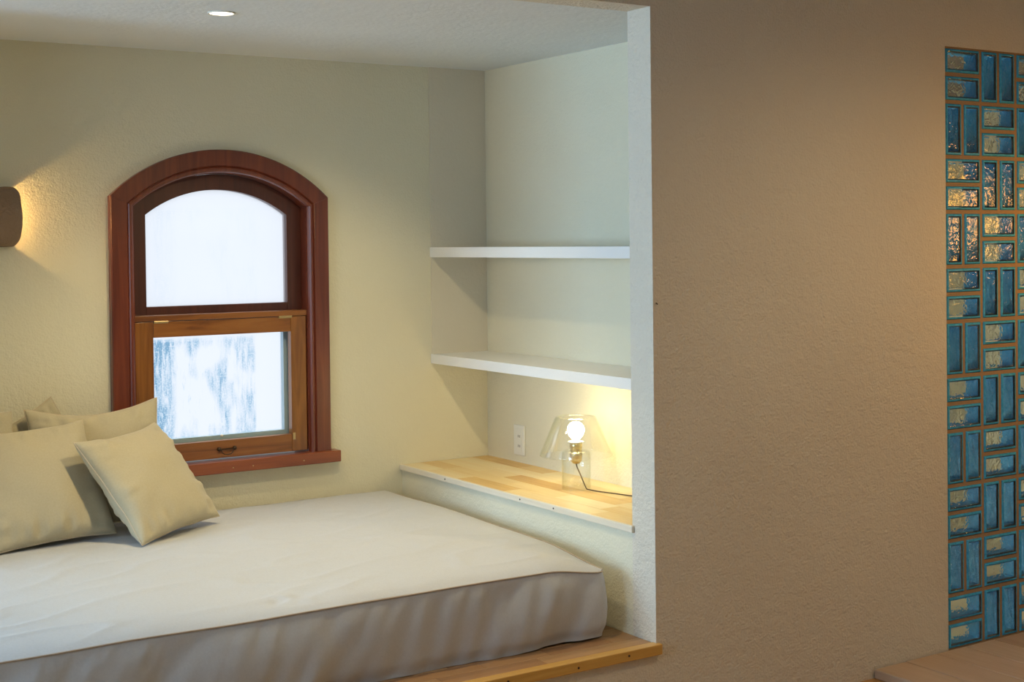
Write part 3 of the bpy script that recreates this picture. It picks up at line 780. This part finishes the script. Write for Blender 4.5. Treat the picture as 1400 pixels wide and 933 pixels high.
# ------------------------------------------------------------------ glass table lamp
LX, LY, LZ = 2.985, 4.205, ZL
lamp = thing('table_lamp', 'clear glass table lamp with conical shade and lit round bulb', 'lamp', (LX, LY, LZ))
def lpart(name, prof, mat, seg=56, closed=False): return obj(name, lathe(bmesh.new(), prof, (0, 0, 0), seg, closed), M[mat], lamp, True, loc=(0, 0, 0))
lpart('glass_base', [(0.0535, 0.0005), (0.0535, 0.11), (0.0515, 0.135), (0.045, 0.14), (0.024, 0.142), (0.024, 0.139), (0.043, 0.137), (0.049, 0.132), (0.0505, 0.11), (0.0505, 0.004), (0.05, 0.0005)], 'lamp_glass', closed=True)
lpart('glass_shade', [(0.131, 0.122), (0.134, 0.124), (0.1325, 0.130), (0.0755, 0.262), (0.070, 0.2665), (0.0655, 0.2665), (0.062, 0.262), (0.064, 0.2615), (0.068, 0.2635), (0.0728, 0.2595), (0.129, 0.130)], 'lamp_glass', closed=True)
sk = lpart('socket', [(0, 0.092), (0.012, 0.093), (0.019, 0.100), (0.0215, 0.108), (0.0215, 0.120), (0.023, 0.122), (0.023, 0.128), (0.0205, 0.131), (0.0205, 0.150), (0.0225, 0.152), (0.0225, 0.168), (0.019, 0.170), (0, 0.170)], 'brass', 36)
for k in range(4):
    z = 0.134 + 0.0045 * k
    b = bmesh.new(); tube(b, [(0.0208 * math.cos(2 * pi * i / 28), 0.0208 * math.sin(2 * pi * i / 28), z) for i in range(28)], 0.0012, 6, True)
    o = obj('thread_ring', b, M['brass'], None, True); o.parent = sk
lpart('collar', [(0.0, 0.170), (0.028, 0.170), (0.0285, 0.172), (0.028, 0.1745), (0, 0.1745)], 'ceramic', 36)
lpart('bulb', [(0.010, 0.1746), (0.012, 0.180), (0.018, 0.187), (0.0255, 0.196), (0.0305, 0.208), (0.0315, 0.217), (0.029, 0.229), (0.022, 0.239), (0.012, 0.245), (0, 0.247)], 'bulb', 40)
cpts = [(0, 0, 0.093), (0.001, -0.004, 0.08), (0.005, -0.018, 0.055), (0.009, -0.034, 0.025), (0.012, -0.046, 0.006), (0.013, -0.062, 0.004), (0.018, -0.10, 0.0035), (0.031, -0.145, 0.0035), (0.045, -0.19, 0.0035), (0.06, -0.245, 0.0035), (0.085, -0.32, 0.0035), (0.12, -0.40, 0.0035), (0.165, -0.46, 0.0035)]
def smooth_path(p, k=5):
    p = [Vector(q) for q in p]; out = []
    for i in range(len(p) - 1):
        a, b_, c_, d_ = p[max(i - 1, 0)], p[i], p[i + 1], p[min(i + 2, len(p) - 1)]
        for j in range(k):
            t = j / k; out.append(0.5 * ((2 * b_) + (c_ - a) * t + (2 * a - 5 * b_ + 4 * c_ - d_) * t * t + (3 * b_ - a - 3 * c_ + d_) * t ** 3))
    return out + [p[-1]]
obj('cord', tube(bmesh.new(), smooth_path(cpts), 0.0024, 8), M['cord'], lamp, True, loc=(0, 0, 0))

# ------------------------------------------------------------------ recessed downlight over the bed
def downlight(label, loc, energy, color, size, blend, aim=(0, 0, -1)):
    dl = thing('downlight', label, 'downlight', loc, 'recessed ceiling downlights')
    obj('trim_ring', lathe(bmesh.new(), [(0.036, 0.0), (0.043, 0.0), (0.043, -0.003), (0.041, -0.0045), (0.037, -0.0035)], (0, 0, 0), 40, True), M['trimring'], dl, True, loc=(0, 0, 0))
    obj('lens', lathe(bmesh.new(), [(0.0365, -0.0005), (0.0365, -0.002), (0, -0.0024)], (0, 0, 0), 40), M['downlight_lens'], dl, loc=(0, 0, 0))
    d = bpy.data.lights.new('downlight_beam', 'SPOT'); d.energy = energy; d.color = color; d.spot_size = math.radians(size); d.spot_blend = blend; d.shadow_soft_size = 0.03
    o = bpy.data.objects.new('downlight_beam', d); COL.objects.link(o); o.parent = dl; o.location = (0, 0, -0.014)
    o.rotation_euler = Vector(aim).to_track_quat('-Z', 'Y').to_euler()
downlight('round recessed ceiling downlight shining over the bed', (1.639, 4.19, ZC), 38, (1.0, 0.79, 0.42), 116, 0.9)
downlight('round recessed downlight near the front edge of the alcove ceiling', (2.06, 3.6, ZC), 48, (1.0, 0.80, 0.44), 96, 0.6, (0.0, 0.62, -1))
downlight('added unseen fill light in the higher ceiling of the main room', (3.6, 2.0, TOP), 56, (1.0, 0.73, 0.42), 150, 0.7)  # added out of view as warm fill for the main wall

# ------------------------------------------------------------------ clay wall sconces: arched shields open to the sides
def sconce(label, x, y, z, half_w, bulb_mat, seed):
    t = thing('wall_sconce', label, 'sconce', (x, y, z))
    bm = bmesh.new(); nA, nX = 22, 10
    outer, inner = [], []
    for i in range(nX + 1):
        u = -1 + 2 * i / nX; ro, ri = [], []
        for k in range(nA + 1):
            a = -pi / 2 + pi * k / nA
            hh, dd = 0.105, 0.085
            wob = 1 + 0.05 * noise.noise(Vector((u * 1.4 + seed, math.sin(a) * 2, math.cos(a) * 2)))
            ex = half_w * u * (0.80 + 0.20 * max(math.cos(a), 0) ** 0.7) * (1 + 0.05 * noise.noise(Vector((a * 2.0, seed, 0))))
            ro.append(bm.verts.new((ex, -dd * wob * max(math.cos(a), 0) ** 0.8, hh * wob * math.sin(a))))
            ri.append(bm.verts.new((ex, -(dd - 0.008) * wob * max(math.cos(a), 0) ** 0.8, (hh - 0.008) * wob * math.sin(a))))
        outer.append(ro); inner.append(ri)
    for i in range(nX):
        for k in range(nA):
            bm.faces.new((outer[i][k], outer[i][k + 1], outer[i + 1][k + 1], outer[i + 1][k]))
            bm.faces.new((inner[i][k], inner[i + 1][k], inner[i + 1][k + 1], inner[i][k + 1]))
    for i in (0, nX):
        for k in range(nA): bm.faces.new((outer[i][k], inner[i][k], inner[i][k + 1], outer[i][k + 1]))
    for i in range(nX):
        for k in (0, nA): bm.faces.new((outer[i][k], outer[i + 1][k], inner[i + 1][k], inner[i][k]))
    bmesh.ops.recalc_face_normals(bm, faces=bm.faces)
    obj('clay_shade', bm, M['clay'], t, True, loc=(0, 0, 0))
    obj('backplate', bx(-0.075, -0.02, -0.012, 0, -0.03, 0.03, bevel=0.003), M['brass'], t, loc=(0, 0, 0))
    obj('holder', lathe(bmesh.new(), [(0, -0.035), (0.012, -0.035), (0.012, -0.012), (0, -0.012)], (-0.05, -0.035, 0), 20), M['brass'], t, True, loc=(0, 0, 0))
    b = bmesh.new(); bmesh.ops.create_uvsphere(b, u_segments=20, v_segments=12, radius=0.018, matrix=Matrix.Translation((-0.05, -0.035, 0.004)))
    obj('bulb', b, bulb_mat, t, True, loc=(0, 0, 0))
    return t
sconce('brown clay sconce on the window wall, glowing at its side', 1.13, YB, 1.705, 0.095, M['sconce_bulb'], 2.0)
# amber pendant hanging in the main room near the glass bricks
pd = thing('pendant_lamp', 'amber glass pendant lamp with a dark cap hanging before the glass bricks', 'lamp', (4.88, 2.86, 1.55))
H0 = TOP - 1.55
obj('globe', lathe(bmesh.new(), [(0, 0.0), (0.05, 0.008), (0.095, 0.04), (0.125, 0.10), (0.13, 0.17), (0.12, 0.24), (0.10, 0.29)], (0, 0, 0), 40), M['amber_bulb'], pd, True, loc=(0, 0, 0))
obj('cap', lathe(bmesh.new(), [(0.165, 0.262), (0.15, 0.30), (0.10, 0.335), (0.03, 0.35), (0.012, 0.37), (0.0, 0.37)], (0, 0, 0), 40), M['iron'], pd, True, loc=(0, 0, 0))
obj('flex', tube(bmesh.new(), [(0, 0, 0.365), (0, 0, H0 - 0.03)], 0.004, 8), M['cord'], pd, loc=(0, 0, 0))
obj('ceiling_rose', lathe(bmesh.new(), [(0, H0 - 0.035), (0.045, H0 - 0.03), (0.055, H0), (0, H0)], (0, 0, 0), 28), M['iron'], pd, True, loc=(0, 0, 0))
